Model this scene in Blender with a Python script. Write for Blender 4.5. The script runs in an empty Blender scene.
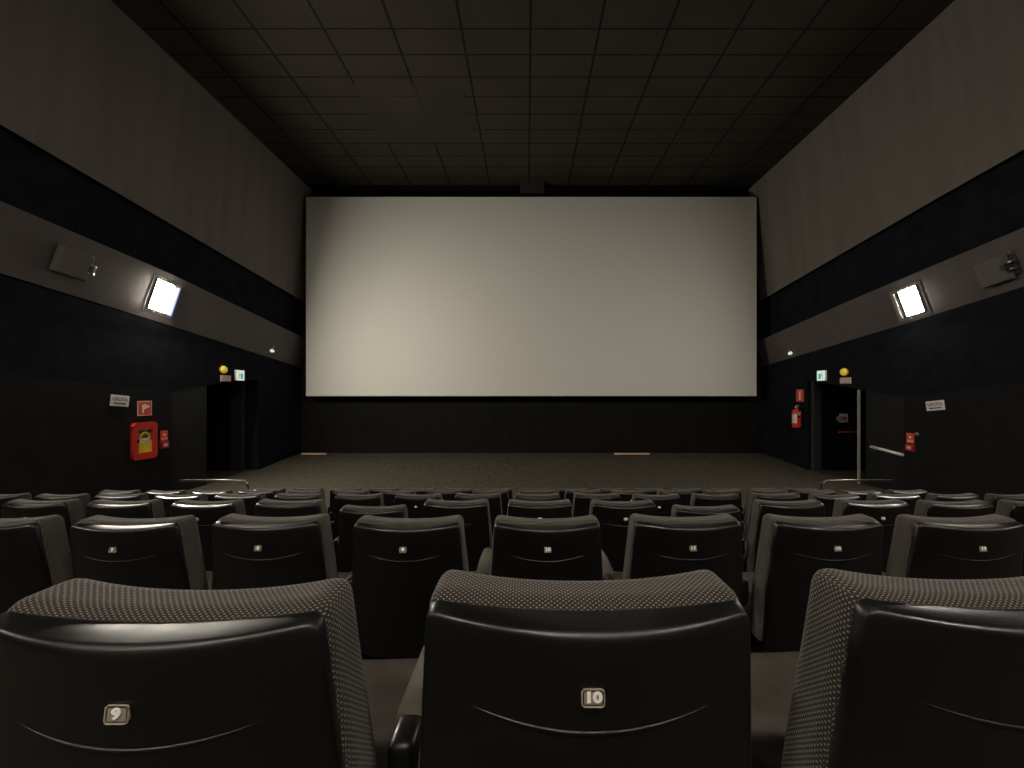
import bpy, bmesh, math, random
from mathutils import Vector, Matrix
random.seed(4)
S = bpy.context.scene
C = S.collection
CZ = 2.35                                   # lens height above the flat floor before the screen
PI = math.pi

# ------------------------------------------------------------------ camera, world, exposure
cd = bpy.data.cameras.new('camera')
cd.sensor_width = 36.0
cd.lens = 36.0 * 385 / 1024
cd.shift_x = -15 / 1024
cd.shift_y = 9 / 1024
cd.clip_start = 0.02
cam = bpy.data.objects.new('camera', cd)
cam.location = (0, 0, CZ)
cam.rotation_euler = (PI / 2, 0, 0)
C.objects.link(cam)
S.camera = cam

W = bpy.data.worlds.new('world')
S.world = W
W.use_nodes = True
W.node_tree.nodes['Background'].inputs[0].default_value = (0.02, 0.02, 0.02, 1)
W.node_tree.nodes['Background'].inputs[1].default_value = 0.2
S.view_settings.view_transform = 'Standard'
S.view_settings.look = 'None'
S.view_settings.gamma = 1
S.view_settings.use_curve_mapping = False
S.view_settings.exposure = 1.55
S.cycles.sample_clamp_indirect = 4.0
S.cycles.use_denoising = True

LAMP = 180.0            # strength of the lit wall flood lamps
REAR = 26.0            # strength of the lamps further back along the walls
ADDED_CEIL = 225.0       # strength of the unseen ceiling lights added behind the camera

# ------------------------------------------------------------------ materials
def mat(name, col, rough=0.6, spec=0.5, emit=None, strength=0.0, metal=0.0, noise=None, bump=0.0, bscale=200.0, coat=0.0):
    m = bpy.data.materials.new(name)
    m.use_nodes = True
    nt = m.node_tree
    b = nt.nodes['Principled BSDF']
    b.inputs['Base Color'].default_value = (*col, 1)
    b.inputs['Roughness'].default_value = rough
    b.inputs['Specular IOR Level'].default_value = spec
    b.inputs['Metallic'].default_value = metal
    b.inputs['Coat Weight'].default_value = coat
    if emit:
        b.inputs['Emission Color'].default_value = (*emit, 1)
        b.inputs['Emission Strength'].default_value = strength
    tc = nt.nodes.new('ShaderNodeTexCoord')
    if noise:
        scale, stretch, amount = noise
        mp = nt.nodes.new('ShaderNodeMapping')
        mp.inputs['Scale'].default_value = stretch
        n = nt.nodes.new('ShaderNodeTexNoise')
        n.inputs['Scale'].default_value = scale
        n.inputs['Detail'].default_value = 5
        r = nt.nodes.new('ShaderNodeMapRange')
        r.inputs[1].default_value = 0.3; r.inputs[2].default_value = 0.7
        r.inputs[3].default_value = 1 - amount; r.inputs[4].default_value = 1 + amount
        mx = nt.nodes.new('ShaderNodeVectorMath'); mx.operation = 'SCALE'
        mx.inputs[0].default_value = col
        nt.links.new(tc.outputs['Object'], mp.inputs[0])
        nt.links.new(mp.outputs[0], n.inputs['Vector'])
        nt.links.new(n.outputs['Fac'], r.inputs[0])
        nt.links.new(r.outputs[0], mx.inputs['Scale'])
        nt.links.new(mx.outputs[0], b.inputs['Base Color'])
    if bump:
        n2 = nt.nodes.new('ShaderNodeTexNoise')
        n2.inputs['Scale'].default_value = bscale
        n2.inputs['Detail'].default_value = 3
        bp = nt.nodes.new('ShaderNodeBump')
        bp.inputs['Strength'].default_value = bump
        bp.inputs['Distance'].default_value = 0.002
        nt.links.new(tc.outputs['Object'], n2.inputs['Vector'])
        nt.links.new(n2.outputs['Fac'], bp.inputs['Height'])
        nt.links.new(bp.outputs[0], b.inputs['Normal'])
    return m

M = {}
M['slab'] = mat('grey_wall_fabric', (0.175, 0.156, 0.140), 0.95, 0.1, noise=(1.6, (1, 2.2, 0.12), 0.09), bump=0.3, bscale=60)
M['band'] = mat('black_wall_cloth', (0.012, 0.012, 0.017), 0.95, 0.1, noise=(3, (1, 1, 1), 0.3))
M['fascia'] = mat('dark_grey_painted_fascia', (0.102, 0.089, 0.086), 0.6, 0.3, noise=(2.5, (1, 1, 1), 0.08))
M['lower'] = mat('blackish_wall_cloth', (0.011, 0.011, 0.015), 0.95, 0.1, noise=(4, (1, 1, 1), 0.25))
M['panelling'] = mat('black_wall_panelling', (0.009, 0.0085, 0.009), 0.75, 0.2, noise=(4, (1, 1, 1), 0.2))
M['leaf'] = mat('dark_grey_door_paint', (0.013, 0.014, 0.014), 0.55, 0.3)
M['jamb'] = mat('grey_jamb_paint', (0.035, 0.034, 0.035), 0.6, 0.3)
M['void'] = mat('black_paint', (0.007, 0.007, 0.008), 0.9, 0.1)
M['screen_wall'] = mat('black_screen_cloth', (0.012, 0.011, 0.009), 0.95, 0.1, noise=(3, (1, 1, 0.4), 0.2))
M['screen'] = mat('matt_white_screen', (0.74, 0.735, 0.675), 0.9, 0.15)
M['carpet'] = mat('brown_grey_carpet', (0.072, 0.064, 0.048), 0.98, 0.1, noise=(7, (1, 1, 1), 0.28), bump=0.6, bscale=120)
M['tier'] = mat('dark_tier_carpet', (0.055, 0.050, 0.042), 0.95, 0.1, noise=(9, (1, 1, 1), 0.3), bump=0.5)
M['steel'] = mat('brushed_steel', (0.55, 0.54, 0.50), 0.3, 0.5, metal=1.0)
M['grey_metal'] = mat('grey_painted_metal', (0.17, 0.155, 0.14), 0.45, 0.4)
M['dark_metal'] = mat('dark_painted_metal', (0.035, 0.035, 0.04), 0.4, 0.4)
M['pale_metal'] = mat('pale_painted_metal', (0.30, 0.29, 0.24), 0.4, 0.4)
M['speaker'] = mat('grey_speaker_cloth', (0.145, 0.130, 0.122), 0.8, 0.2, bump=0.4, bscale=300)
M['red'] = mat('signal_red_enamel', (0.68, 0.045, 0.03), 0.35, 0.5)
M['signred'] = mat('red_sign_plastic', (0.78, 0.10, 0.055), 0.4, 0.4)
M['darkred'] = mat('deep_red_plastic', (0.36, 0.02, 0.018), 0.35, 0.4)
M['white'] = mat('white_sign_plastic', (0.82, 0.80, 0.76), 0.45, 0.4)
M['ink'] = mat('black_print', (0.02, 0.02, 0.02), 0.6, 0.3)
M['greyink'] = mat('grey_print', (0.16, 0.15, 0.15), 0.6, 0.3)
M['green'] = mat('green_print', (0.05, 0.55, 0.38), 0.5, 0.3, emit=(0.10, 0.75, 0.55), strength=0.12)
M['exitwhite'] = mat('backlit_white_sign', (0.8, 0.82, 0.78), 0.5, 0.3, emit=(0.85, 0.95, 0.85), strength=0.20)
M['yellow'] = mat('yellow_plastic', (0.95, 0.72, 0.05), 0.4, 0.4, emit=(1.0, 0.75, 0.08), strength=0.07)
M['pink'] = mat('faded_pink_plastic', (0.75, 0.52, 0.49), 0.5, 0.4)
M['hose'] = mat('yellow_hose_label', (0.85, 0.62, 0.04), 0.45, 0.4, noise=(7, (1, 1, 1), 0.25))
M['brass'] = mat('olive_hose_reel', (0.20, 0.17, 0.08), 0.45, 0.4, noise=(14, (1, 1, 1), 0.7))
M['pinkstrip'] = mat('pale_wood_batten', (0.80, 0.55, 0.40), 0.6, 0.3)
M['redbar'] = mat('red_push_bar', (0.50, 0.02, 0.02), 0.35, 0.4)
M['lampglass'] = mat('lit_flood_lamp_glass', (1, 1, 1), 0.4, 0.3, emit=(1.0, 0.92, 0.78), strength=LAMP)
M['reararea'] = mat('lit_rear_lamp_glass', (1, 1, 1), 0.4, 0.3, emit=(1.0, 0.86, 0.74), strength=REAR)
M['dimglass'] = mat('dim_flood_lamp_glass', (0.85, 0.82, 0.76), 0.4, 0.3, emit=(1.0, 0.92, 0.82), strength=50.0)
M['added_ceil'] = mat('added_ceiling_glow', (1, 1, 1), 0.4, 0.3, emit=(1.0, 0.90, 0.77), strength=ADDED_CEIL)  # glow for the unseen ceiling lights added to brighten the seats
M['flare_cream'] = mat('cream_lens_flare', (0.9, 0.8, 0.45), 0.4, 0.4, emit=(1.0, 0.85, 0.45), strength=0.8)  # yellow lens flare beside the lamp, put into a glowing colour
M['flare_blue'] = mat('blue_lens_flare', (0.25, 0.3, 0.8), 0.4, 0.4, emit=(0.35, 0.42, 1.0), strength=0.5)  # blue end of the lens flare, painted as a glow
M['pad'] = mat('worn_grey_armrest_cloth', (0.10, 0.092, 0.074), 0.85, 0.2, noise=(20, (1, 1, 1), 0.2), bump=0.4, bscale=400)
M['seatcloth'] = mat('grey_brown_seat_cloth', (0.045, 0.039, 0.033), 0.9, 0.2, noise=(14, (1, 1, 1), 0.3), bump=0.5, bscale=90)
M['glint'] = mat('clear_plate_rim', (0.30, 0.26, 0.20), 0.25, 0.6)
M['plate'] = mat('black_number_plate', (0.03, 0.028, 0.028), 0.35, 0.5)
M['numeral'] = mat('white_numeral', (0.95, 0.93, 0.86), 0.4, 0.4)

def shell_material():
    m = mat('black_moulded_seat_plastic', (0.0045, 0.0045, 0.0042), 0.34, 0.55)
    nt = m.node_tree; b = nt.nodes['Principled BSDF']
    tc = nt.nodes.new('ShaderNodeTexCoord')
    n = nt.nodes.new('ShaderNodeTexNoise'); n.inputs['Scale'].default_value = 9; n.inputs['Detail'].default_value = 6
    r = nt.nodes.new('ShaderNodeMapRange'); r.inputs[1].default_value = .35; r.inputs[2].default_value = .7
    r.inputs[3].default_value = 0.29; r.inputs[4].default_value = 0.46
    nt.links.new(tc.outputs['Object'], n.inputs['Vector']); nt.links.new(n.outputs['Fac'], r.inputs[0]); nt.links.new(r.outputs[0], b.inputs['Roughness'])
    g = nt.nodes.new('ShaderNodeTexNoise'); g.inputs['Scale'].default_value = 600
    bp = nt.nodes.new('ShaderNodeBump'); bp.inputs['Strength'].default_value = 0.08; bp.inputs['Distance'].default_value = 0.001
    nt.links.new(tc.outputs['Object'], g.inputs['Vector']); nt.links.new(g.outputs['Fac'], bp.inputs['Height']); nt.links.new(bp.outputs[0], b.inputs['Normal'])
    return m
M['shell'] = shell_material()

def fabric_material():
    m = bpy.data.materials.new('dotted_woven_upholstery'); m.use_nodes = True
    nt = m.node_tree; b = nt.nodes['Principled BSDF']
    b.inputs['Roughness'].default_value = 0.92; b.inputs['Specular IOR Level'].default_value = 0.25
    b.inputs['Sheen Weight'].default_value = 0.15
    uv = nt.nodes.new('ShaderNodeUVMap')
    sep = nt.nodes.new('ShaderNodeSeparateXYZ'); nt.links.new(uv.outputs[0], sep.inputs[0])
    def sine(sock, period):
        a = nt.nodes.new('ShaderNodeMath'); a.operation = 'MULTIPLY'; a.inputs[1].default_value = 2 * PI / period
        s = nt.nodes.new('ShaderNodeMath'); s.operation = 'SINE'
        nt.links.new(sock, a.inputs[0]); nt.links.new(a.outputs[0], s.inputs[0]); return s.outputs[0]
    p = nt.nodes.new('ShaderNodeMath'); p.operation = 'MULTIPLY'
    nt.links.new(sine(sep.outputs[0], 0.0078), p.inputs[0]); nt.links.new(sine(sep.outputs[1], 0.0078), p.inputs[1])
    r = nt.nodes.new('ShaderNodeMapRange'); r.inputs[1].default_value = 0.30; r.inputs[2].default_value = 0.80
    nt.links.new(p.outputs[0], r.inputs[0])
    n = nt.nodes.new('ShaderNodeTexNoise'); n.inputs['Scale'].default_value = 40
    nt.links.new(uv.outputs[0], n.inputs['Vector'])
    mx = nt.nodes.new('ShaderNodeMix'); mx.data_type = 'RGBA'
    mx.inputs[6].default_value = (0.022, 0.019, 0.017, 1); mx.inputs[7].default_value = (0.21, 0.185, 0.15, 1)
    nt.links.new(r.outputs[0], mx.inputs[0]); nt.links.new(mx.outputs[2], b.inputs['Base Color'])
    bp = nt.nodes.new('ShaderNodeBump'); bp.inputs['Strength'].default_value = 0.4; bp.inputs['Distance'].default_value = 0.001
    nt.links.new(p.outputs[0], bp.inputs['Height']); nt.links.new(bp.outputs[0], b.inputs['Normal'])
    return m
M['fabric'] = fabric_material()

def ceiling_material():
    m = bpy.data.materials.new('dark_brown_ceiling_panels'); m.use_nodes = True
    nt = m.node_tree; b = nt.nodes['Principled BSDF']
    b.inputs['Roughness'].default_value = 0.8; b.inputs['Specular IOR Level'].default_value = 0.2
    tc = nt.nodes.new('ShaderNodeTexCoord'); sep = nt.nodes.new('ShaderNodeSeparateXYZ')
    nt.links.new(tc.outputs['Object'], sep.inputs[0])
    def groove(sock, off, period, half):
        a = nt.nodes.new('ShaderNodeMath'); a.operation = 'ADD'; a.inputs[1].default_value = off + 100 * period
        f = nt.nodes.new('ShaderNodeMath'); f.operation = 'WRAP'; f.inputs[1].default_value = -period / 2; f.inputs[2].default_value = period / 2
        ab = nt.nodes.new('ShaderNodeMath'); ab.operation = 'ABSOLUTE'
        r = nt.nodes.new('ShaderNodeMapRange'); r.inputs[1].default_value = half * 0.6; r.inputs[2].default_value = half
        nt.links.new(sock, a.inputs[0]); nt.links.new(a.outputs[0], f.inputs[0]); nt.links.new(f.outputs[0], ab.inputs[0]); nt.links.new(ab.outputs[0], r.inputs[0])
        return r.outputs[0]
    gx = groove(sep.outputs[0], -0.07, 1.397, 0.034)
    gy = groove(sep.outputs[1], -7.8 , 0.597, 0.022)
    mn = nt.nodes.new('ShaderNodeMath'); mn.operation = 'MINIMUM'
    nt.links.new(gx, mn.inputs[0]); nt.links.new(gy, mn.inputs[1])
    n = nt.nodes.new('ShaderNodeTexNoise'); n.inputs['Scale'].default_value = 0.9; n.inputs['Detail'].default_value = 3
    nt.links.new(tc.outputs['Object'], n.inputs['Vector'])
    cr = nt.nodes.new('ShaderNodeValToRGB')
    cr.color_ramp.elements[0].position = 0.3; cr.color_ramp.elements[0].color = (0.033, 0.027, 0.021, 1)
    cr.color_ramp.elements[1].position = 0.7; cr.color_ramp.elements[1].color = (0.043, 0.035, 0.028, 1)
    nt.links.new(n.outputs['Fac'], cr.inputs[0])
    mx = nt.nodes.new('ShaderNodeMix'); mx.data_type = 'RGBA'
    mx.inputs[6].default_value = (0.008, 0.006, 0.005, 1)
    nt.links.new(mn.outputs[0], mx.inputs[0]); nt.links.new(cr.outputs[0], mx.inputs[7]); nt.links.new(mx.outputs[2], b.inputs['Base Color'])
    return m
M['ceiling'] = ceiling_material()

# ------------------------------------------------------------------ helpers
def link_mesh(name, bm, m, parent=None, smooth=False, loc=None, uv=False):
    me = bpy.data.meshes.new(name)
    bmesh.ops.recalc_face_normals(bm, faces=bm.faces)
    bm.to_mesh(me); bm.free()
    for mm in (m if isinstance(m, (list, tuple)) else [m]):
        me.materials.append(mm)
    if smooth:
        for p in me.polygons: p.use_smooth = True
    o = bpy.data.objects.new(name, me)
    C.objects.link(o)
    if parent: o.parent = parent
    if loc is not None: o.location = loc
    return o

def empty(name, loc=(0, 0, 0), rot=(0, 0, 0)):
    o = bpy.data.objects.new(name, None)
    o.empty_display_size = 0.2
    C.objects.link(o)
    o.location = loc; o.rotation_euler = rot
    return o

def tag(o, label=None, cat=None, group=None, kind=None):
    if label: o['label'] = label
    if cat: o['category'] = cat
    if group: o['group'] = group
    if kind: o['kind'] = kind
    return o

def box(bm, a, b, bevel=0.0, seg=2, mi=0):
    """axis aligned box between the corners a and b"""
    r = bmesh.ops.create_cube(bm, size=1)
    vs = r['verts']
    for v in vs:
        v.co = Vector([(a[i] + b[i]) / 2 + v.co[i] * (b[i] - a[i]) for i in range(3)])
    fs = set(f for v in vs for f in v.link_faces)
    for f in fs: f.material_index = mi
    if bevel:
        es = list(set(e for v in vs for e in v.link_edges))
        bmesh.ops.bevel(bm, geom=es, offset=bevel, segments=seg, profile=0.5, affect='EDGES')
    return bm

def bx(a, b, bevel=0.0, seg=2):
    return box(bmesh.new(), a, b, bevel, seg)

def cuts(bm, axis, positions):
    for p in positions:
        co = [0, 0, 0]; co[axis] = p
        no = [0, 0, 0]; no[axis] = 1
        bmesh.ops.bisect_plane(bm, geom=bm.verts[:] + bm.edges[:] + bm.faces[:], plane_co=co, plane_no=no, dist=1e-5)

def lin(a, b, n):
    return [a + (b - a) * (i + 1) / (n + 1) for i in range(n)]

def tube(bm, pts, radii, n=10, cap=True):
    pts = [Vector(p) for p in pts]
    if not isinstance(radii, (list, tuple)): radii = [radii] * len(pts)
    rings = []
    for i, p in enumerate(pts):
        t = (pts[min(i + 1, len(pts) - 1)] - pts[max(i - 1, 0)]).normalized()
        ref = Vector((0, 0, 1)) if abs(t.z) < 0.9 else Vector((1, 0, 0))
        u = t.cross(ref).normalized(); w = t.cross(u).normalized()
        rings.append([bm.verts.new(p + (u * math.cos(2 * PI * k / n) + w * math.sin(2 * PI * k / n)) * radii[i]) for k in range(n)])
    for i in range(len(rings) - 1):
        for k in range(n):
            bm.faces.new((rings[i][k], rings[i][(k + 1) % n], rings[i + 1][(k + 1) % n], rings[i + 1][k]))
    if cap:
        bm.faces.new(rings[0]); bm.faces.new(rings[-1])
    return bm

def prism(bm, outline, y0, y1):
    """outline in local x,z pushed from y0 to y1"""
    a = [bm.verts.new((x, y0, z)) for x, z in outline]
    b = [bm.verts.new((x, y1, z)) for x, z in outline]
    n = len(a)
    bm.faces.new(a); bm.faces.new(b)
    for i in range(n):
        bm.faces.new((a[i], a[(i + 1) % n], b[(i + 1) % n], b[i]))
    return bm

def interp(tab, d):
    tab = sorted(tab)
    if d <= tab[0][0]: i = 0
    elif d >= tab[-1][0]: i = len(tab) - 2
    else: i = max(k for k in range(len(tab) - 1) if tab[k][0] <= d)
    (d0, v0), (d1, v1) = tab[i], tab[i + 1]
    return v0 + (v1 - v0) * (d - d0) / (d1 - d0)

def text_mesh(s, height, depth=0.0006, bold=0.0):
    cu = bpy.data.curves.new('writing', 'FONT')
    cu.body = s; cu.align_x = 'CENTER'; cu.align_y = 'CENTER'
    cu.size = height / 0.70; cu.extrude = depth; cu.offset = bold * height
    o = bpy.data.objects.new('writing', cu)
    C.objects.link(o)
    dg = bpy.context.evaluated_depsgraph_get()
    me = bpy.data.meshes.new_from_object(o.evaluated_get(dg))
    bpy.data.objects.remove(o); bpy.data.curves.remove(cu)
    me.materials.clear()
    return me

# ------------------------------------------------------------------ the setting
YB, YF = -7.0, 14.0                        # back wall, screen wall
HC = 7.38
# heights along each side wall, relative to the lens: (distance, height)
SIDE = {
 -1: dict(slabX=(-7.82, -8.10), zB=[(5.84, 4.14), (14, 3.31)], bandX=-8.22,
          ftX=-7.95, fbX=-8.20, zC=[(5.81, 2.90), (8.55, 2.665), (14, 1.93)],
          zD=[(5.99, 1.867), (8.66, 1.575), (14, 0.91)], wX=-8.20,
          head=[(8.84, 0.046), (9.87, 0.19), (10.74, 0.36), (11.7, 0.395)],
          ptop=[(7.17, 0.186), (8.84, 0.030)], near=8.84, mid=9.87, outX=-10.6),
  1: dict(slabX=(8.04, 8.50), zB=[(6.58, 4.17), (8.04, 4.03), (14, 3.36)], bandX=8.62,
          ftX=8.36, fbX=8.60, zC=[(6.35, 2.80), (10.0, 2.39), (14, 1.86)],
          zD=[(6.66, 1.78), (8.71, 1.516), (14, 0.91)], wX=8.55,
          head=[(8.68, -0.09), (9.86, 0.076), (11.65, 0.39)],
          ptop=[(6.62, 0.17), (8.60, -0.075)], near=8.68, mid=9.86, outX=11.0),
}
FARV = 11.75                               # wall that closes the side recess, facing the audience

def strip(bm, stations, fa, fb, mi):
    prev = None
    for d in stations:
        a = bm.verts.new(fa(d)); b = bm.verts.new(fb(d))
        if prev: 
            f = bm.faces.new((prev[0], a, b, prev[1])); f.material_index = mi
        prev = (a, b)

def quad(bm, pts, mi=0):
    f = bm.faces.new([bm.verts.new(p) for p in pts]); f.material_index = mi

for s, nm in ((-1, 'wall_left'), (1, 'wall_right')):
    P = SIDE[s]
    st = [YB, -3, 0, 2, 4, 5, 5.81, 5.99, 6.66, 7.17, 8.04, 8.6, P['near'], 9.2, P['mid'], 10.74, 11.2, FARV, 12.6, YF]
    zB = lambda d: CZ + interp(P['zB'], d)
    zC = lambda d: CZ + interp(P['zC'], d)
    zD = lambda d: CZ + interp(P['zD'], d)
    zH = lambda d: CZ + interp(P['head'], d)
    bm = bmesh.new()
    strip(bm, st, lambda d: (P['slabX'][0], d, CZ + HC), lambda d: (P['slabX'][1], d, zB(d)), 0)
    strip(bm, st, lambda d: (P['slabX'][1], d, zB(d)), lambda d: (P['bandX'], d, zB(d)), 1)
    strip(bm, st, lambda d: (P['bandX'], d, zB(d)), lambda d: (P['bandX'], d, zC(d) - 0.02), 1)
    # wall below the fascia, broken by the recess
    zlow = lambda d: -0.12
    strip(bm, [d for d in st if d <= P['near']], lambda d: (P['wX'], d, zD(d) + 0.05), lambda d: (P['wX'], d, zlow(d)), 2)
    strip(bm, [d for d in st if P['near'] <= d <= FARV], lambda d: (P['wX'], d, zD(d) + 0.05), lambda d: (P['wX'], d, zH(d)), 2)
    strip(bm, [d for d in st if d >= FARV], lambda d: (P['wX'], d, zD(d) + 0.05), lambda d: (P['wX'], d, zlow(d)), 2)
    # the recess: soffit, far cheek, outer cheek, near cheek
    strip(bm, [d for d in st if P['near'] <= d <= FARV], lambda d: (P['wX'], d, zH(d)), lambda d: (P['outX'], d, zH(d)), 3)
    quad(bm, [(P['wX'], FARV, zH(FARV)), (P['outX'], FARV, zH(FARV)), (P['outX'], FARV, -0.1), (P['wX'], FARV, -0.1)], 2)
    strip(bm, [d for d in st if P['near'] <= d <= FARV], lambda d: (P['outX'], d, zH(d)), lambda d: (P['outX'], d, -0.1), 3)
    quad(bm, [(P['wX'], P['near'], zH(P['near'])), (P['outX'], P['near'], zH(P['near'])), (P['outX'], P['near'], -0.1), (P['wX'], P['near'], -0.1)], 3)
    o = link_mesh(nm, bm, [M['slab'], M['band'], M['lower'], M['void']])
    tag(o, kind='structure')
    # overhanging painted fascia as a closed box running the length of the wall
    bm = bmesh.new()
    back = P['bandX'] + s * 0.02
    strip(bm, st, lambda d: (P['ftX'], d, zC(d)), lambda d: (P['fbX'] - s * 0.0, d, zD(d)), 0)
    strip(bm, st, lambda d: (back, d, zC(d)), lambda d: (P['ftX'], d, zC(d)), 0)
    strip(bm, st, lambda d: (P['fbX'], d, zD(d)), lambda d: (P['fbX'] + s * 0.0, d, zD(d) - 0.03), 1)
    strip(bm, st, lambda d: (P['fbX'], d, zD(d) - 0.03), lambda d: (back, d, zD(d) - 0.03), 1)
    o = link_mesh('trim_1' if s < 0 else 'trim_2', bm, [M['fascia'], M['void']])
    tag(o, kind='structure')
    # low black panelling nearer than the recess
    bm = bmesh.new()
    t0 = P['wX'] - s * 0.05
    sp = [d for d in st if d <= P['near']]
    ztop = lambda d: CZ + interp(P['ptop'], d)
    strip(bm, sp, lambda d: (t0, d, ztop(d)), lambda d: (t0, d, -0.1), 0)
    strip(bm, sp, lambda d: (t0, d, ztop(d)), lambda d: (P['wX'], d, ztop(d)), 0)
    dd = P['near']
    quad(bm, [(t0, dd, ztop(dd)), (P['wX'] + s * .02, dd, ztop(dd)), (P['wX'] + s * .02, dd, -0.1), (t0, dd, -0.1)], 0)
    o = link_mesh('trim_3' if s < 0 else 'trim_4', bm, M['panelling'])
    tag(o, kind='structure')

# ceiling, back wall, screen wall
bm = bmesh.new()
quad(bm, [(-8.0, YB, CZ + HC), (8.3, YB, CZ + HC), (8.3, 13.66, CZ + HC), (-8.0, 13.66, CZ + HC)])
tag(link_mesh('ceiling', bm, M['ceiling']), kind='structure')
bm = bmesh.new()
for d in (9.59, 10.19, 10.785):  # lamp highlight on the ceiling grid, built as bars lighter than the grooves
    box(bm, (-4.1, d - .012, CZ + HC - .006), (-1.6, d + .012, CZ + HC - .001))
for x in (-4.12, -2.724):
    box(bm, (x - .012, 9.2, CZ + HC - .007), (x + .012, 11.3, CZ + HC - .001))
tag(link_mesh('trim_9', bm, M['jamb']), kind='structure')
bm = bmesh.new()
box(bm, (-8.3, 13.66, CZ + HC), (8.7, 14.1, CZ + HC + 0.3))
tag(link_mesh('trim_5', bm, M['void']), kind='structure')
tag(link_mesh('wall_back', bx((-8.8, YB - 0.1, 0), (8.9, YB, CZ + HC + .1)), M['band']), kind='structure')
tag(link_mesh('wall_front', bx((-8.4, YF, -0.1), (8.8, YF + 0.1, CZ + HC + 0.3)), M['screen_wall']), kind='structure')

# floor: stepped tiers under the seats, flat strip, gentle rise to the screen wall
PITCH = 1.0
TOPS = [0.275, 0.508, 0.722, 0.940, 1.160, 1.384]     # rim of each row below the lens
D0 = 0.442
floor_z = [CZ - t - 0.95 for t in TOPS]
floor_z[-1] = 0.0
TIERX = {0: (-8.7, 9.0)}
prof = [(YB, floor_z[0] + 0.222), (D0 - 0.02, floor_z[0] + 0.222)]
for k in range(6):
    y0 = D0 - 0.02 + k * PITCH
    prof.append((y0, floor_z[k]))
    if k < 5: prof.append((y0 + PITCH, floor_z[k]))
ny = len(prof)
bm = bmesh.new()
pr = [(y, z) for y, z in prof] + [(11.7, 0.0), (13.0, 0.11), (14.05, 0.17)]
row = []
for y, z in pr:
    row.append((bm.verts.new((-10.7, y, z)), bm.verts.new((11.1, y, z))))
for i in range(len(row) - 1):
    f = bm.faces.new((row[i][0], row[i][1], row[i + 1][1], row[i + 1][0]))
    f.material_index = 0 if i >= ny - 1 else 1
tag(link_mesh('floor', bm, [M['carpet'], M['tier']]), kind='structure')

# closed panel in the left recess and the leaf standing in the right one
P = SIDE[-1]
bm = bmesh.new()
prism(bm, [(0, 0), (P['mid'] - P['near'] - 0.01, 0), (P['mid'] - P['near'] - 0.01, CZ + 0.185), (0, CZ + 0.04)], 0, 0.05)
o = link_mesh('door_1', bm, M['leaf'])
o.rotation_euler = (0, 0, PI / 2); o.location = (-8.21, P['near'] + 0.005, 0)
tag(o, kind='structure')

# left recess: far cheek carries an open black doorway with a grey jamb
bm = bmesh.new()
bm = bx((-8.98, FARV - 0.10, 0), (-8.60, FARV - 0.005, CZ + 0.36), 0.01)
tag(link_mesh('trim_6', bm, M['jamb']), kind='structure')
bm = bx((-9.75, FARV - 0.05, 0.0), (-9.0, FARV - 0.004, CZ + 0.33), 0.006)
tag(link_mesh('door_2', bm, M['void']), kind='structure')

# right recess: jamb, black door facing the hall
tag(link_mesh('trim_7', bx((8.66, FARV - 0.12, 0), (8.90, FARV - 0.005, CZ + 0.36), 0.01), M['jamb']), kind='structure')
d3 = empty('door_3', (9.05, FARV - 0.06, 0)); tag(d3, kind='structure')
link_mesh('door_panel', bx((0, 0, 0), (1.0, 0.05, CZ + 0.25), 0.006), M['void'], d3)
link_mesh('hinge_plate', bx((0.02, -0.02, CZ - 0.02), (0.08, 0.0, CZ + 0.22), 0.004), M['dark_metal'], d3)
pb = link_mesh('push_bar', tube(bmesh.new(), [(0.40, -0.06, CZ - 1.18), (0.98, -0.06, CZ - 1.18)], 0.022), M['redbar'], d3, True)
for x in (0.42, 0.96):
    link_mesh('bar_mount', bx((x - .02, -0.05, CZ - 1.22), (x + .02, 0.0, CZ - 1.14), 0.004), M['dark_metal'], pb)

# right leaf, swung a little outward, with its pale edge and long push bar
P = SIDE[1]
ax, ay, bx_, by_ = 8.70, 8.74, 8.74, 9.90
L = math.hypot(bx_ - ax, by_ - ay); ang = math.atan2(by_ - ay, bx_ - ax)
d4 = empty('door_4', (ax, ay, 0), (0, 0, ang)); tag(d4, kind='structure')
bm = bmesh.new(); prism(bm, [(0, 0.01), (L, 0.01), (L, CZ + 0.065), (0, CZ - 0.105)], -0.025, 0.025)
link_mesh('door_panel', bm, M['leaf'], d4)
pb = link_mesh('push_bar', tube(bmesh.new(), [(0.04, 0.09, CZ - 1.42), (L - 0.25, 0.11, CZ - 1.345)], 0.034), M['white'], d4, True)
for x in (0.07, L - 0.28):
    link_mesh('bar_mount', bx((x - .03, 0.02, CZ - 1.43), (x + .03, 0.09, CZ - 1.31), 0.004), M['dark_metal'], pb)
bm = bmesh.new(); box(bm, (8.53, 9.90, 0), (8.58, 9.95, CZ + 0.085), 0.006)
tag(link_mesh('trim_8', bm, M['pale_metal']), kind='structure')

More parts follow.
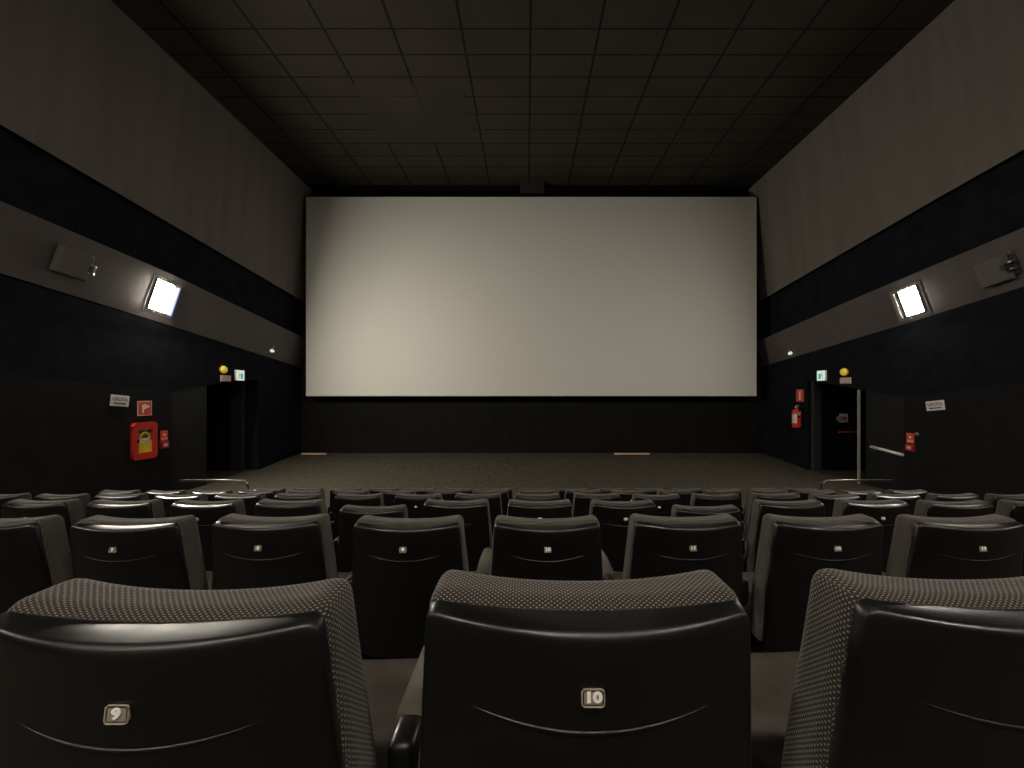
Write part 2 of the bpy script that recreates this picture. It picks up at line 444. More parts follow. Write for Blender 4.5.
# ------------------------------------------------------------------ projection screen
sc_ = empty('projection_screen', (0.15, 13.45, 0))
tag(sc_, 'large blank off-white projection screen filling the wall ahead', 'screen')
x0, x1, z0, z1 = -7.72 - 0.15, 8.02 - 0.15, CZ - 0.105, CZ + 6.85
link_mesh('screen_surface', bx((x0, 0, z0), (x1, 0.02, z1)), M['screen'], sc_)
bm = bmesh.new()
for a, b in (((x0 + .02, .03, z0 + .02), (x0 + .14, .12, z1 - .02)), ((x1 - .14, .03, z0 + .02), (x1 - .02, .12, z1 - .02)),
             ((x0 + .14, .03, z0 + .02), (x1 - .14, .12, z0 + .14)), ((x0 + .14, .03, z1 - .14), (x1 - .14, .12, z1 - .02))):
    box(bm, a, b)
for x in lin(x0, x1, 4):
    box(bm, (x - .05, .05, z0 + .14), (x + .05, .12, z1 - .14))
for x in lin(x0, x1, 6):
    for z in (z0 + .1, z1 - .1):
        box(bm, (x - .04, .10, z - .04), (x + .04, .552, z + .03))
link_mesh('screen_frame', bm, M['dark_metal'], sc_)

# bracket box in the gap above the middle of the screen
o = empty('ceiling_box', (0.18, 13.55, CZ + 7.0))
tag(o, 'small dark box under the ceiling above the middle of the screen', 'box')
link_mesh('housing', bx((-.42, -.12, 0.06), (.42, .10, .38), .01), M['jamb'], o)
link_mesh('mounting_arm', bx((-.06, -.04, .38), (.06, .04, .45), .004), M['dark_metal'], o)

# battens on the floor against the screen wall
for x, lab, l in ((-7.6, 'short pinkish batten on the floor at the left foot of the screen wall', 0.85), (3.75, 'pale wooden batten on the floor right of centre below the screen', 1.25)):
    o = link_mesh('floor_batten', bx((-l / 2, -.05, 0), (l / 2, .05, .045), .006), M['pinkstrip'], None, loc=(x, 13.75, 0.157))
    tag(o, lab, 'batten', 'battens below the screen')

# ------------------------------------------------------------------ cinema seats
PX = 0.5455
def yback(x, z):
    t = max(0.0, 0.95 - z)
    return 0.036 * (x / 0.2) ** 2 + 0.11 * t

def set_uv(o):
    me = o.data
    uv = me.uv_layers.new(name='UVMap')
    for p in me.polygons:
        n = p.normal
        for li in p.loop_indices:
            c = me.vertices[me.loops[li].vertex_index].co
            if abs(n.x) > 0.75: q = (c.y + 0.2, c.z)
            else: q = (c.x, c.y + c.z)
            uv.data[li].uv = q

def seat_shell():
    bm = bx((-0.204, 0, 0.42), (0.204, 0.075, 0.95), 0.016, 5)
    cuts(bm, 0, lin(-0.19, 0.19, 17)); cuts(bm, 2, lin(0.45, 0.93, 11))
    for v in bm.verts:
        x, y, z = v.co
        v.co.x = x * (1 + 0.35 * min(0.25, max(0, 0.95 - z)))
        f = y / 0.075
        v.co.y = y + 0.11 * max(0, 0.95 - z) + 0.036 * (x / 0.2) ** 2 * (1 - f) - 0.013 * f
        # the moulded top edge dips a touch in the middle
        if z > 0.85: v.co.z += (-0.004 * (1 - (x / 0.2) ** 2) + 0.010 * f * (x / 0.2) ** 2) * (z - .85) / .1
    # raised smile-shaped crease
    pts, rr = [], []
    for i in range(25):
        x = -0.165 + 0.33 * i / 24
        z = 0.822 + 0.026 * (x / 0.165) ** 2
        pts.append((x, yback(x, z) - 0.0002, z)); rr.append(0.0028 * math.sin(PI * (i + 0.6) / 25.2) ** 0.5)
    tube(bm, pts, rr, 8)
    return bm

def back_cushion():
    bm = bx((-0.207, 0.050, 0.44), (0.207, 0.135, 0.962), 0.027, 5)
    cuts(bm, 0, lin(-0.175, 0.175, 19)); cuts(bm, 2, lin(0.5, 0.9, 8)); cuts(bm, 1, [0.08, 0.092, 0.104])
    for v in bm.verts:
        x, y, z = v.co
        t = max(0, 0.95 - z)
        v.co.y = y + 0.11 * t if y < 0.0925 else y + 0.10 * t + 0.012 * (x / 0.2) ** 2
        v.co.x = x * (1 + 0.45 * min(t, 0.30))
        top = max(0, min(1, (z - 0.85) / 0.1))
        u = min(abs(x) / 0.19, 1.05)
        v.co.z += top * (0.013 * u ** 2.4 - 0.008)
    return bm

def seat_cushion():
    bm = bx((-0.235, 0.20, 0.375), (0.235, 0.68, 0.485), 0.04, 4)
    cuts(bm, 0, lin(-0.19, 0.19, 9)); cuts(bm, 1, lin(0.25, 0.63, 9))
    for v in bm.verts:
        x, y, z = v.co
        if z > 0.43:
            v.co.z += -0.012 * (1 - (x / 0.235) ** 2) + 0.012 * (y - 0.2) / 0.48
            v.co.z += 0.004 * math.sin(y * 31 + x * 9) * math.exp(-((abs(x) - .2) / .05) ** 2)
    return bm

def armrest_parts(parent, x):
    bm = bmesh.new()
    box(bm, (x - 0.029, 0.20, 0.655), (x + 0.029, 0.47, 0.712), 0.024, 4)
    cuts(bm, 1, lin(0.24, 0.44, 5))
    for v in bm.verts:
        v.co.z += 0.02 * max(0, v.co.y - 0.2) - 0.02
        v.co.x = x + (v.co.x - x) * (1 - 0.25 * max(0, (v.co.y - 0.38) / 0.09))
    pad = link_mesh('armrest', bm, M['pad'], parent, True)
    bm = bmesh.new()
    box(bm, (x - 0.022, 0.145, 0.58), (x + 0.022, 0.215, 0.685), 0.014, 3)
    box(bm, (x - 0.020, 0.20, 0.60), (x + 0.020, 0.45, 0.648), 0.010, 3)
    link_mesh('armrest_bracket', bm, M['shell'], pad, True)

def make_seat():
    t = empty('cinema_seat')
    sh = link_mesh('back_shell', seat_shell(), M['shell'], t, True)
    cu = link_mesh('back_cushion', back_cushion(), M['fabric'], t, True); set_uv(cu)
    sc = link_mesh('seat_cushion', seat_cushion(), M['seatcloth'], t, True)
    bm = bx((-0.225, 0.19, 0.33), (0.225, 0.655, 0.385), 0.02, 3)
    link_mesh('seat_pan', bm, M['shell'], t, True)
    # cast side frame and foot
    bm = bmesh.new()
    prism(bm, [(0.18, 0.02), (0.42, 0.02), (0.40, 0.06), (0.36, 0.10), (0.36, 0.34), (0.24, 0.34), (0.24, 0.10), (0.20, 0.06)], -0.022, 0.022)
    for v in bm.verts: v.co = Vector((v.co.y, v.co.x, v.co.z))
    box(bm, (-0.05, 0.15, 0.0), (0.05, 0.45, 0.022), 0.004)
    box(bm, (-0.232, 0.26, 0.300), (0.232, 0.32, 0.335), 0.006)
    link_mesh('pedestal', bm, M['dark_metal'], t)
    bm = bx((-0.2727 - 0.018, 0.17, 0.24), (-0.2727 + 0.018, 0.42, 0.60), 0.010, 3)
    box(bm, (-0.262, 0.26, 0.300), (-0.22, 0.32, 0.335), 0.004)
    link_mesh('side_frame', bm, M['shell'], t, True)
    armrest_parts(t, -0.2727)
    return t

NUMS = {}
def num_mesh(n):
    if n not in NUMS:
        me = text_mesh(str(n), 0.0108, 0.0004, 0.075)
        for v in me.vertices:
            x, y, z = v.co
            v.co = Vector((x * 1.32, -z, y))
        me.materials.append(M['numeral'])
        NUMS[n] = me
    return NUMS[n]

pbm = bx((-0.0130, -0.0015, -0.0105), (0.0130, 0.004, 0.0105), 0.003, 3)
PLATE_ME = None
def add_plate(seat, n, wide):
    global PLATE_ME
    if PLATE_ME is None:
        bm = bmesh.new()
        box(bm, (-0.0115, -0.0022, -0.0078), (0.0115, 0.004, 0.0078), 0.001, 2, 0)
        # clear rim round the plate
        w, h, r = 0.0130, 0.0096, 0.004
        ring = []
        for cx, cz, a0 in ((w - r, h - r, 0), (-(w - r), h - r, 90), (-(w - r), -(h - r), 180), (w - r, -(h - r), 270)):
            for k in range(5):
                a = math.radians(a0 + 22.5 * k); ring.append((cx + r * math.cos(a), -0.002, cz + r * math.sin(a)))
        prev = len(bm.faces)
        tube(bm, ring + [ring[0]], 0.0011, 6, False)
        bm.faces.ensure_lookup_table()
        for f in bm.faces[prev:]: f.material_index = 1
        me = bpy.data.meshes.new('number_plate'); bmesh.ops.recalc_face_normals(bm, faces=bm.faces); bm.to_mesh(me); bm.free()
        me.materials.append(M['plate']); me.materials.append(M['glint'])
        PLATE_ME = me
    p = bpy.data.objects.new('number_plate', PLATE_ME); C.objects.link(p); p.parent = seat
    z = 0.870
    p.location = (0.0, yback(0, z) - 0.0015, z)
    p.rotation_euler = (math.radians(-6.3), 0, 0)
    q = bpy.data.objects.new('numeral', num_mesh(n)); C.objects.link(q); q.parent = p
    q.location = (0, -0.0030, 0.0010)

def copy_tree(o, parent=None):
    c = o.copy(); C.objects.link(c); c.parent = parent
    for ch in kids[o.name]: copy_tree(ch, c)
    return c

ORD = ['first', 'second', 'third', 'fourth', 'fifth', 'sixth', 'seventh', 'eighth', 'ninth', 'tenth', 'eleventh', 'twelfth',
       'thirteenth', 'fourteenth', 'fifteenth', 'sixteenth', 'seventeenth', 'eighteenth', 'nineteenth']
CX0 = (594 - 527) / 385 * D0                      # middle of the column numbered 10
ROWS = [(-1, 1), (-4, 3), (-6, 6), (-9, 8), (-9, 8), (-7, 7)]
xshift = [0, 0.002, 0.006, 0.018, 0.035, 0.045]
proto = make_seat()
kids = {}
for o in C.objects:
    kids.setdefault(o.name, [])
for o in C.objects:
    if o.parent: kids.setdefault(o.parent.name, []).append(o)
first = True
for k, (a, b) in enumerate(ROWS):
    for c in range(a, b + 1):
        s = copy_tree(proto) if not first else proto
        keep = s
        n = c + 10
        pos = c - a + 1
        y = D0 + k * PITCH
        z = CZ - TOPS[k] - 0.95
        jz = random.uniform(-0.004, 0.004) if k else 0
        if k == 2 and c in (-2, 2): jz = -0.035
        s.location = (CX0 + xshift[k] + c * PX + (random.uniform(-.001, .001) if k else 0), y, z)
        if n == 9 and k == 0: s.location.x += 0.011; s.location.y -= 0.018; s.location.z -= 0.004
        if n == 11 and k == 0: s.location.x += 0.012; s.location.y += 0.004
        s.rotation_euler = (0, 0, random.uniform(-.003, .003) if k else 0)
        if k == 0:
            lab = {9: 'large patterned cinema seat numbered 9 at the lower left, nearest row',
                   10: 'large patterned cinema seat numbered 10 in the middle of the nearest row',
                   11: 'large patterned cinema seat at the lower right, cut off by the frame'}[n]
            g = 'seats of the nearest row'
        elif k == 1:
            lab = 'black-backed cinema seat numbered %d, %s from the left in the second row from the camera' % (n, ORD[pos - 1])
            if pos == 1: lab = 'black-backed cinema seat cut off by the left edge, second row from the camera'
            g = 'seats of the second row'
        else:
            rw = {2: 'third', 3: 'fourth', 4: 'fifth', 5: 'sixth and farthest'}[k]
            lab = 'dark cinema seat, %s from the left in the %s row' % (ORD[pos - 1], rw)
            g = 'seats of the %s row' % rw.split()[0]
        tag(s, lab, 'seat', g)
        first = False
        if jz:
            # worn seats sit a little low or high on their frames
            for ch in [q for q in C.objects if q.parent == s and q.name.split('.')[0] in ('back_shell', 'back_cushion')]:
                ch.location.z += jz
        if k == 0 and n == 11:
            for ch in [q for q in C.objects if q.parent == s and q.name.startswith('armrest')]:
                for g2 in [q for q in C.objects if q.parent == ch]: bpy.data.objects.remove(g2)
                bpy.data.objects.remove(ch)
        add_plate(s, n, n > 9)
        if jz:
            for ch in [q for q in C.objects if q.parent == s and q.name.startswith('number_plate')]:
                ch.location.z += jz
        if c == b: armrest_parts(s, 0.2727)

# ------------------------------------------------------------------ handrails beside the front rows
def handrail(x_in, x_out, lab):
    s = 1 if x_out > x_in else -1
    o = empty('handrail', ((x_in + x_out) / 2, 5.95, 0)); tag(o, lab, 'handrail', 'handrails beside the front rows')
    cx = (x_in + x_out) / 2
    h = CZ - 1.352
    pts = [(x_in - cx - s * 0.07, 0, h - 0.10), (x_in - cx - s * 0.045, 0, h - 0.035), (x_in - cx, 0, h), (x_in - cx + s * 0.3, 0, h), (x_out - cx, 0, h)]
    link_mesh('rail', tube(bmesh.new(), pts, 0.015, 12), M['steel'], o, True)
    for x in (x_in - cx - s * 0.07, x_out - cx - s * 0.05):
        bm = tube(bmesh.new(), [(x, 0, 0.0), (x, 0, h - 0.05)], 0.010, 12)
        tube(bm, [(x, 0, 0.001), (x, 0, 0.012)], 0.05, 16)
        link_mesh('post', bm, M['void'], o, True)
handrail(-4.38, -5.35, 'steel handrail left of the front rows of seats')
handrail(4.62, 5.65, 'steel handrail right of the front rows of seats')

# ------------------------------------------------------------------ fittings on the side walls
def on_fascia(name, s, d, frac):
    """Empty on the sloping fascia at distance d, frac of its height up; local y points into the room, z up the slope"""
    P = SIDE[s]
    zt, zb = CZ + interp(P['zC'], d), CZ + interp(P['zD'], d)
    x = P['fbX'] + (P['ftX'] - P['fbX']) * frac; z = zb + (zt - zb) * frac
    up = Vector((P['ftX'] - P['fbX'], 0, zt - zb)).normalized()
    n = Vector((-s * up.z, 0, s * up.x)) 
    if n.x * s > 0: n = -n
    slope = (interp(P['zC'], d + .3) + interp(P['zD'], d + .3) - interp(P['zC'], d - .3) - interp(P['zD'], d - .3)) / 1.2
    yv = Vector((0, 1, slope)); yv = (yv - n * yv.dot(n)).normalized()   # follow the fall of the fascia
    xa = yv * s
    up = xa.cross(n).normalized()
    m = Matrix((xa, n, up)).transposed().to_4x4()
    m.translation = (x, d, z)
    o = empty(name); o.matrix_world = m
    return o

def on_wall(name, s, X, d, z, tilt=0.0):
    """Empty on a plumb side wall; local y points into the room"""
    o = empty(name, (X, d, CZ + z), (0, 0, -PI / 2 if s < 0 else PI / 2))
    if tilt:
        o.matrix_world = Matrix.Translation((X, d, CZ + z)) @ Matrix.Rotation(-PI / 2 if s < 0 else PI / 2, 4, 'Z') @ Matrix.Rotation(tilt, 4, 'Y')
    return o

def writing(name, s, h, m, parent, at, bold=0.0, sx=1.0):
    me = text_mesh(s, h, 0.002, bold)
    for v in me.vertices:
        x, y, z = v.co
        v.co = Vector((-x * sx, z, y))
    me.materials.append(m)
    o = bpy.data.objects.new(name, me); C.objects.link(o); o.parent = parent; o.location = at
    return o

def flood_lamp(s, d, frac, glass, lab, w=0.42, h=0.62, lit=True):
    """flat wall flood lamp: glass at the end nearer the seats, a recessed dark side and a raised bar at the end nearer the screen; on lit lamps both strips carry lens-flare colour"""
    t = on_fascia('flood_lamp', s, d, frac)
    tag(t, lab, 'wall lamp', 'flood lamps along the side walls')
    bp = link_mesh('backplate', bx((-w / 2 - 0.16, 0.002, -h / 2 - .07), (w / 2 + 0.16, 0.016, h / 2 + .07), .004), M['grey_metal'], t)
    if s < 0:
        for v in bp.data.vertices: v.co.x -= 0.10
    else:
        for v in bp.data.vertices: v.co.x += 0.10
    link_mesh('housing', bx((-w / 2, 0.016, -h / 2), (w / 2, 0.06, h / 2), .01, 3), M['dark_metal'], t)
    link_mesh('lamp_glass', bx((-w / 2 + .01, 0.058, -h / 2 + .01), (w / 2 - .01, 0.066, h / 2 - .01), .003), glass, t)
    e = s
    def span(a, b): return (min(a * e, b * e), max(a * e, b * e))
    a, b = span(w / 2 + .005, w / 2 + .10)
    link_mesh('side_or_flare_strip', bx((a, 0.014, -h / 2), (b, 0.026, h / 2), .003), M['flare_cream'] if lit else M['dark_metal'], t)  # dark side panel; on lit lamps a strip glowing as yellow lens flare
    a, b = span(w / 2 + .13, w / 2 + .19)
    link_mesh('bar_or_flare_strip', bx((a, 0.012, -h / 2 - .01), (b, 0.05, h / 2 - .01), .004), M['flare_blue'] if lit else M['pale_metal'], t)  # pale bar; on lit lamps a strip coloured as blue lens flare
    bm = bmesh.new()
    for z in (-h / 2 - 0.02, h / 2 + 0.02):
        box(bm, (-0.03, 0.012, z - .016), (0.03, 0.07, z + .016), .003)
    br = link_mesh('bracket', bm, M['pale_metal'], t)
    for z in (-h / 2 - .035, h / 2 + .035):
        link_mesh('fixing_bolt', tube(bmesh.new(), [(e * 0.14, 0.012, z), (e * 0.14, 0.035, z)], .016, 8), M['steel'], br, True)
    return t

flood_lamp(-1, 8.44, 0.50, M['lampglass'], 'brightly lit flood lamp on the left wall', 0.38, 0.66, True)
flood_lamp(1, 8.45, 0.47, M['dimglass'], 'flood lamp with a white square glass and grey bracket on the right wall', 0.40, 0.60, False)

# the lamps further back along both walls, outside the picture but lighting the seats
for s in (-1, 1):
    for d, wh in ((0.6, 'beside the nearest seats'),):
        flood_lamp(s, d, 0.5, M['reararea'], 'lit flood lamp high on the %s wall %s' % ('left' if s < 0 else 'right', wh), 0.46, 0.62, True)

# unseen ceiling lights, added over the back of the hall to light the seat rims
for x, y, wh in ((-5.2, -3.6, 'left'), (0.1, -3.8, 'middle'), (5.4, -3.6, 'right')):
    t = empty('added_ceiling_light', (x, y, CZ + HC - 0.001)); tag(t, 'added unseen square light in the ceiling behind the nearest rows, %s one' % wh, 'added light', 'added lights behind the nearest rows')
    bm = bmesh.new()
    for a, b in (((-.26, -.26, -.05), (-.21, .26, 0)), ((.21, -.26, -.05), (.26, .26, 0)), ((-.21, -.26, -.05), (.21, -.21, 0)), ((-.21, .21, -.05), (.21, .26, 0))):
        box(bm, a, b)
    link_mesh('frame', bm, M['grey_metal'], t)
    link_mesh('diffuser', bx((-.21, -.21, -.035), (.21, .21, -.01)), M['added_ceil'], t)

# loudspeakers
def speaker(s, d, frac, w, h, roll, lab, side):
    t = on_fascia('loudspeaker', s, d, frac); tag(t, lab, 'speaker', 'surround speakers on the side walls')
    bm = bx((-w / 2, 0.05, -h / 2), (w / 2, 0.17, h / 2), .012, 3)
    for v in bm.verts:
        if v.co.y > .1: v.co.x *= 0.96; v.co.z *= 0.97
    link_mesh('cabinet', bm, M['speaker'], t)
    link_mesh('grille', bx((-w / 2 * .86, 0.168, -h / 2 * .88), (w / 2 * .86, 0.176, h / 2 * .88), .003), M['speaker'], t)
    bm = bx((side * w / 2 - .07, 0.01, -.16), (side * w / 2 + .10, 0.04, .18), .004)
    box(bm, (side * w / 2 - .02, .03, -.05), (side * w / 2 + .05, .20, .06), .004)
    br = link_mesh('wall_bracket', bm, M['dark_metal'], t)
    for z in (-.03, .10, .26):
        link_mesh('bracket_knob', tube(bmesh.new(), [(side * (w / 2 + .05), .04, z - .03), (side * (w / 2 + .05), .16 if z < .2 else .06, z - .03)], .026, 10), M['steel'], br, True)
speaker(-1, 6.76, 0.50, 0.49, 0.47, 0, 'grey box loudspeaker mounted on the left wall', -1)
speaker(1, 6.92, 0.46, 0.44, 0.46, 0, 'grey box loudspeaker mounted on the right wall', -1)

# tiny white fittings near the screen end of each fascia
for s, d, fr, nm in ((-1, 12.25, .22, 'left'), (1, 12.45, .22, 'right')):
    t = on_fascia('wall_fitting', s, d, fr); tag(t, 'tiny white fitting low on the %s wall fascia near the screen' % nm, 'fitting', 'small white fittings near the screen')
    link_mesh('cap', tube(bmesh.new(), [(0, 0.0, 0), (0, 0.05, -.01), (0, .10, -.02)], [.05, .055, .03], 12), M['exitwhite'], t, True)
    link_mesh('stem', tube(bmesh.new(), [(0, 0.04, 0.02), (0, 0.05, .15)], [.015, .012], 8), M['pale_metal'], t, True)

# signs ------------------------------------------------------------
LX, RX = -8.15 + 0.001, 8.50 - 0.001     # face of the low panelling
def white_direction_sign(s, X, d, z, w, h, tilt, lab):
    t = on_wall('direction_sign', s, X, d, z, tilt); tag(t, lab, 'sign', 'white direction signs')
    link_mesh('panel', bx((-w / 2, 0.0, -h / 2), (w / 2, .012, h / 2), .003), M['white'], t)
    writing('lettering', 'USCITA', h * .30, M['greyink'], t, (0, .0125, h * .12), 0.03, w / h * .56)
    bm = bmesh.new()
    e = -1 if s < 0 else 1
    prism(bm, [(e * -.34 * w, -.30 * h), (e * .22 * w, -.30 * h), (e * .22 * w, -.36 * h), (e * .36 * w, -.25 * h), (e * .22 * w, -.14 * h), (e * .22 * w, -.20 * h), (e * -.34 * w, -.20 * h)], .011, .014)
    link_mesh('arrow', bm, M['ink'], t)
white_direction_sign(-1, LX, 7.70, -0.155, .35, .22, -0.11, 'white exit direction sign on the left wall')
white_direction_sign(1, RX, 8.01, -0.262, .36, .20, 0.13, 'white exit direction sign on the right wall')

def pictogram_flame(bm, w, h):
    # hose reel symbol: round reel, nozzle and flame
    pts = [(math.cos(a) * .17 * w + .10 * w, math.sin(a) * .17 * h + .08 * h) for a in [i * PI / 8 for i in range(16)]]
    prism(bm, pts, .011, .014)
    prism(bm, [(-.30 * w, .02 * h), (.10 * w, .02 * h), (.10 * w, .13 * h), (-.30 * w, .10 * h)], .011, .0141)
    prism(bm, [(.12 * w, -.34 * h), (.22 * w, -.34 * h), (.24 * w, .05 * h), (.14 * w, .05 * h)], .011, .0142)
    return bm

t = on_wall('fire_hose_sign', -1, LX, 8.20, -0.325); tag(t, 'square red fire hose sign with white symbol above the red cabinet', 'sign')
link_mesh('panel', bx((-.155, 0, -.155), (.155, .012, .155), .004), M['white'], t)
link_mesh('red_field', bx((-.142, .010, -.142), (.142, .0128, .142)), M['signred'], t)
bm = bmesh.new()
prism(bm, [(math.cos(a) * .055 + .01, math.sin(a) * .055 + .035) for a in [i * PI / 8 for i in range(16)]], .012, .0150)
prism(bm, [(-.095, .02), (.01, .0), (.01, .07), (-.095, .06)], .012, .0151)
prism(bm, [(.03, -.10), (.055, -.10), (.06, .03), (.02, .03)], .012, .0152)
link_mesh('symbol', bm, M['white'], t)

# hose cabinet
t = on_wall('fire_hose_cabinet', -1, LX, 8.16, -1.01); tag(t, 'red fire hose cabinet with glazed yellow front on the left wall', 'fire cabinet')
def octo(w, h, c):
    return [(-w + c, -h), (w - c, -h), (w, -h + c), (w, h - c), (w - c, h), (-w + c, h), (-w, h - c), (-w, -h + c)]
bm = bmesh.new()
o8 = octo(.30, .40, .06); i8 = [(-.19, -.27), (.19, -.27), (.19, .27), (-.19, .27)]
prism(bm, o8, 0.0, .03)
link_mesh('box', bm, M['darkred'], t)
bm = bmesh.new()
for a, b in (((-.30, -.34), (-.18, .34)), ((.18, -.34), (.30, .34))):
    box(bm, (a[0], .028, a[1]), (b[0], .075, b[1]), .006)
for z0_, z1_ in ((-.40, -.255), (.255, .40)):
    prism(bm, [(-.24, z0_) if z0_ < 0 else (-.30, z0_), (.24, z0_) if z0_ < 0 else (.30, z0_), (.30, -.34 if z0_ < 0 else .34), (.30, z1_) if z0_ < 0 else (.24, z1_), (-.30, z1_) if z0_ < 0 else (-.24, z1_), (-.30, -.34 if z0_ < 0 else .34)], .028, .0755)
dr = link_mesh('door', bm, M['red'], t)
link_mesh('hose_reel', bx((-.185, .03, .0), (.185, .045, .26)), M['brass'], dr)
link_mesh('yellow_notice', bx((-.185, .03, -.26), (.185, .048, .0)), M['hose'], dr)
bm = tube(bmesh.new(), [(math.cos(a) * .11, .05, .08 + math.sin(a) * .10) for a in [i * PI / 12 for i in range(25)]], .022, 8, False)
link_mesh('hose_coil', bm, M['hose'], dr, True)
link_mesh('white_label', bx((-.10, .05, -.055), (.13, .062, .055), .004), M['white'], dr)
link_mesh('catch', bx((.18, .075, -.03), (.215, .095, .04), .004), M['ink'], dr)
t.scale = (.86, 1, .97)
link_mesh('dark_strip', bx((-.17, .046, .17), (.17, .052, .22), .002), M['ink'], dr)

def alarm(s, X, d, z, lab1, lab2):
    t = on_wall('fire_alarm_sign', s, X, d, z); tag(t, lab1, 'sign', 'small red alarm signs')
    link_mesh('panel', bx((-.085, 0, -.11), (.085, .010, .11), .003), M['signred'], t)
    bm = bmesh.new()
    prism(bm, [(math.cos(a) * .028, math.sin(a) * .028 + .02) for a in [i * PI / 6 for i in range(12)]], .009, .0125)
    for x in (-.045, .0, .045):
        prism(bm, [(x - .012, -.085), (x + .012, -.085), (x + .006, -.04), (x - .006, -.04)], .009, .0124)
    link_mesh('symbol', bm, M['white'], t)
    t = on_wall('alarm_call_point', s, X, d - 0.02, z - 0.205); tag(t, lab2, 'alarm button', 'red alarm buttons')
    link_mesh('case', bx((-.095, 0, -.075), (.095, .06, .075), .010), M['darkred'], t)
    link_mesh('glass', bx((-.05, .058, -.035), (.05, .064, .035), .002), M['pink'], t)
    link_mesh('screw', tube(bmesh.new(), [(.07, .058, 0), (.07, .064, 0)], .008, 8), M['ink'], t)
alarm(-1, LX, 8.64, -.955, 'small red sign above the alarm button right of the red cabinet', 'red alarm button on the left wall beside the red cabinet')
alarm(1, RX, 8.53, -1.0, 'small red sign above the alarm button on the right wall', 'red alarm button on the right wall beside the white push bar')
t = on_wall('wall_hook', 1, RX, 8.36, -.90); tag(t, 'tiny dark knob on the right wall beside the red alarm sign', 'knob')
link_mesh('knob', tube(bmesh.new(), [(0, 0, 0), (0, .03, 0), (0, .06, 0)], [.02, .045, .03], 12), M['grey_metal'], t, True)

def exit_box(s, X, d, z, lab):
    t = on_wall('exit_light', s, X, d, z); tag(t, lab, 'exit sign', 'lit exit boxes above the side doors')
    link_mesh('housing', bx((-.16, 0, -.15), (.16, .05, .15), .006), M['white'], t)
    link_mesh('light_panel', bx((-.15, .048, -.14), (.15, .056, .14), .002), M['exitwhite'], t)
    bm = bmesh.new()   # running figure and doorway
    e = 1 if s < 0 else -1
    prism(bm, [(e * -.09, -.10), (e * .0, -.10), (e * .0, .06), (e * -.09, .06), ], .055, .058)
    prism(bm, [(e * .02, -.02), (e * .06, -.02), (e * .06, .04), (e * .02, .04)], .055, .0582)
    prism(bm, [(e * .01 + math.cos(a) * .016 + e * .04, .065 + math.sin(a) * .016) for a in [i * PI / 5 for i in range(10)]], .055, .0584)
    prism(bm, [(e * .03, -.02), (e * .05, -.02), (e * .09, -.09), (e * .07, -.10)], .055, .0581)
    link_mesh('symbol', bm, M['green'], t)
def round_sign(s, X, d, z, lab1, lab2):
    t = on_wall('beacon_lamp', s, X, d, z); tag(t, lab1, 'warning lamp', 'round yellow warning lamps')
    link_mesh('lens', tube(bmesh.new(), [(0, 0, 0), (0, .05, 0), (0, .085, 0), (0, .1, 0)], [.10, .10, .08, .035], 24), M['yellow'], t, True)
    link_mesh('rim', tube(bmesh.new(), [(math.cos(a) * .10, .02, math.sin(a) * .10) for a in [i * PI / 12 for i in range(25)]], .012, 6, False), M['brass'], t, True)
    t = on_wall('warning_plate', s, X, d + (.10 if s < 0 else -.02), z - .235); tag(t, lab2, 'sign', 'pinkish plates under the warning lamps')
    link_mesh('panel', bx((-.17, 0, -.085), (.17, .03, .085), .005), M['pink'], t)
    link_mesh('edge', bx((-.165, .028, -.08), (.165, .032, -.066)), M['greyink'], t)
wl, wr = -8.20, 8.55
exit_box(-1, wl, 10.95, .50, 'lit white and green exit sign above the left doorway')
round_sign(-1, wl, 10.36, .63, 'round yellow warning lamp above the left doorway', 'pale pinkish plate under the yellow lamp at left')
exit_box(1, wr, 11.13, .50, 'lit white and green exit sign above the right doorway')
round_sign(1, wr, 10.34, .565, 'round yellow warning lamp above the right doorway', 'pale pinkish plate under the yellow lamp at right')

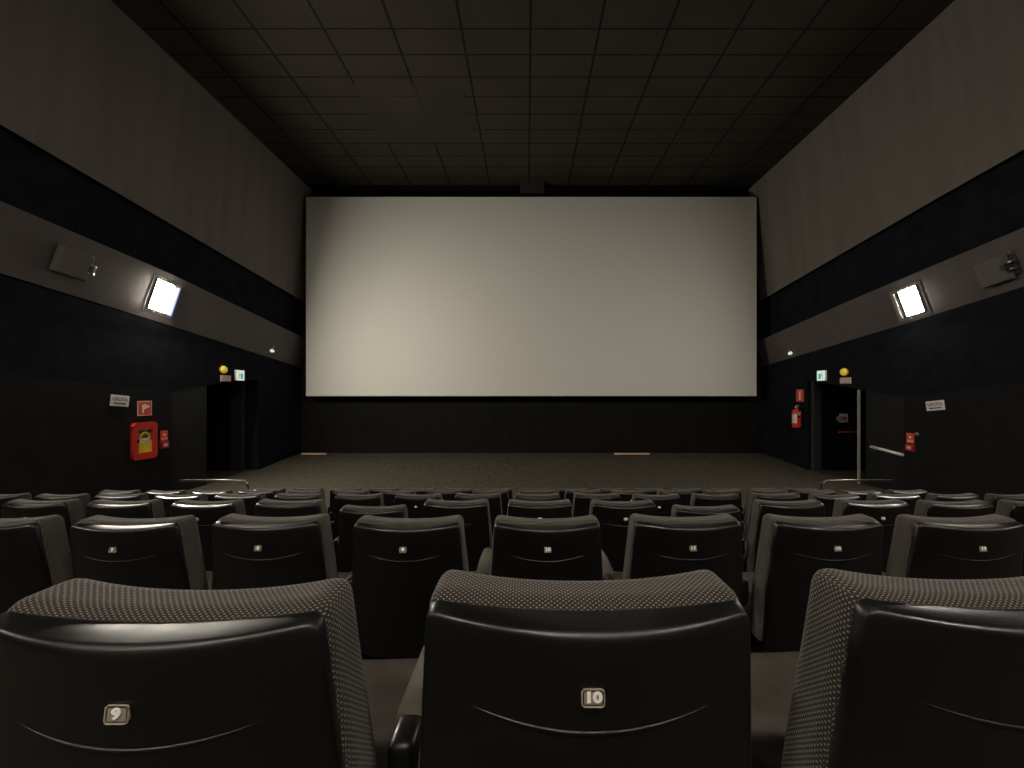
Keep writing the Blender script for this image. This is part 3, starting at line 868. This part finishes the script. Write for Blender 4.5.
# extinguisher and its sign
t = on_wall('extinguisher_sign', 1, wr, 12.05, -.08); tag(t, 'red and white extinguisher sign on the right wall above the extinguisher', 'sign')
link_mesh('panel', bx((-.165, 0, -.19), (.165, .012, .19), .004), M['signred'], t)
bm = bx((-.035, .011, -.14), (.035, .0145, .11)); box(bm, (-.05, .011, .12), (.02, .0146, .15))
link_mesh('symbol', bm, M['white'], t)
t = on_wall('fire_extinguisher', 1, wr, 12.0, -1.08); tag(t, 'red fire extinguisher hung on the right wall near the screen', 'fire extinguisher')
prof = [(0, .115), (.015, .125), (.04, .13), (.52, .13), (.58, .11), (.62, .06), (.64, .035), (.68, .033)]
link_mesh('cylinder', tube(bmesh.new(), [(0, .16, z) for z, r in prof], [r for z, r in prof], 24), M['red'], t, True)
bm = bx((-.03, .13, .66), (.03, .19, .74), .006); box(bm, (-.11, .145, .73), (.05, .175, .76), .004); box(bm, (-.10, .145, .69), (.02, .175, .71), .004)
vl = link_mesh('valve', bm, M['pale_metal'], t)
link_mesh('gauge', tube(bmesh.new(), [(0, .19, .70), (0, .205, .70)], .025, 12), M['white'], vl, True)
hp = [(-.05, .16, .71), (-.13, .20, .70), (-.175, .20, .60), (-.165, .20, .45), (-.15, .20, .35)]
link_mesh('hose', tube(bmesh.new(), hp, [.012, .013, .013, .016, .028], 8), M['ink'], t, True)
bm = bmesh.new()
for i in range(9):
    a0 = math.radians(60 + i * 10) ; a1 = math.radians(70 + i * 10)
    quad(bm, [(math.cos(a) * .1315, .16 + math.sin(a) * .1315, z) for a, z in ((a0, .16), (a1, .16), (a1, .46), (a0, .46))])
link_mesh('label', bm, M['white'], t)
bm = bmesh.new()
for zz in (.20, .25, .30, .36, .41):
    for i in range(6):
        a0 = math.radians(72 + i * 10); a1 = math.radians(80 + i * 10)
        quad(bm, [(math.cos(a) * .133, .16 + math.sin(a) * .133, z) for a, z in ((a0, zz), (a1, zz), (a1, zz + .018), (a0, zz + .018))])
link_mesh('label_print', bm, M['red'], t)
link_mesh('tag', bx((-.21, .19, .42), (-.12, .20, .54), .002), M['white'], t)
link_mesh('wall_bracket', bx((-.05, 0.0, .48), (.05, .035, .56), .004), M['ink'], t)
t.scale = (.92, .92, .92)

# notice on the black door in the right recess
o = empty('door_notice', (9.60, FARV - .062, CZ - .76)); tag(o, 'small white notice on the black door in the right recess', 'notice')
link_mesh('sheet', bx((-.12, -.006, -.13), (.14, .0, .13), .001), M['white'], o)
link_mesh('seal', tube(bmesh.new(), [(-.12, -.03, -.02), (-.12, -.002, -.02)], .09, 16), M['pale_metal'], o)
link_mesh('print', bx((-.04, -.008, -.05), (.09, -.005, .03)), M['greyink'], o)
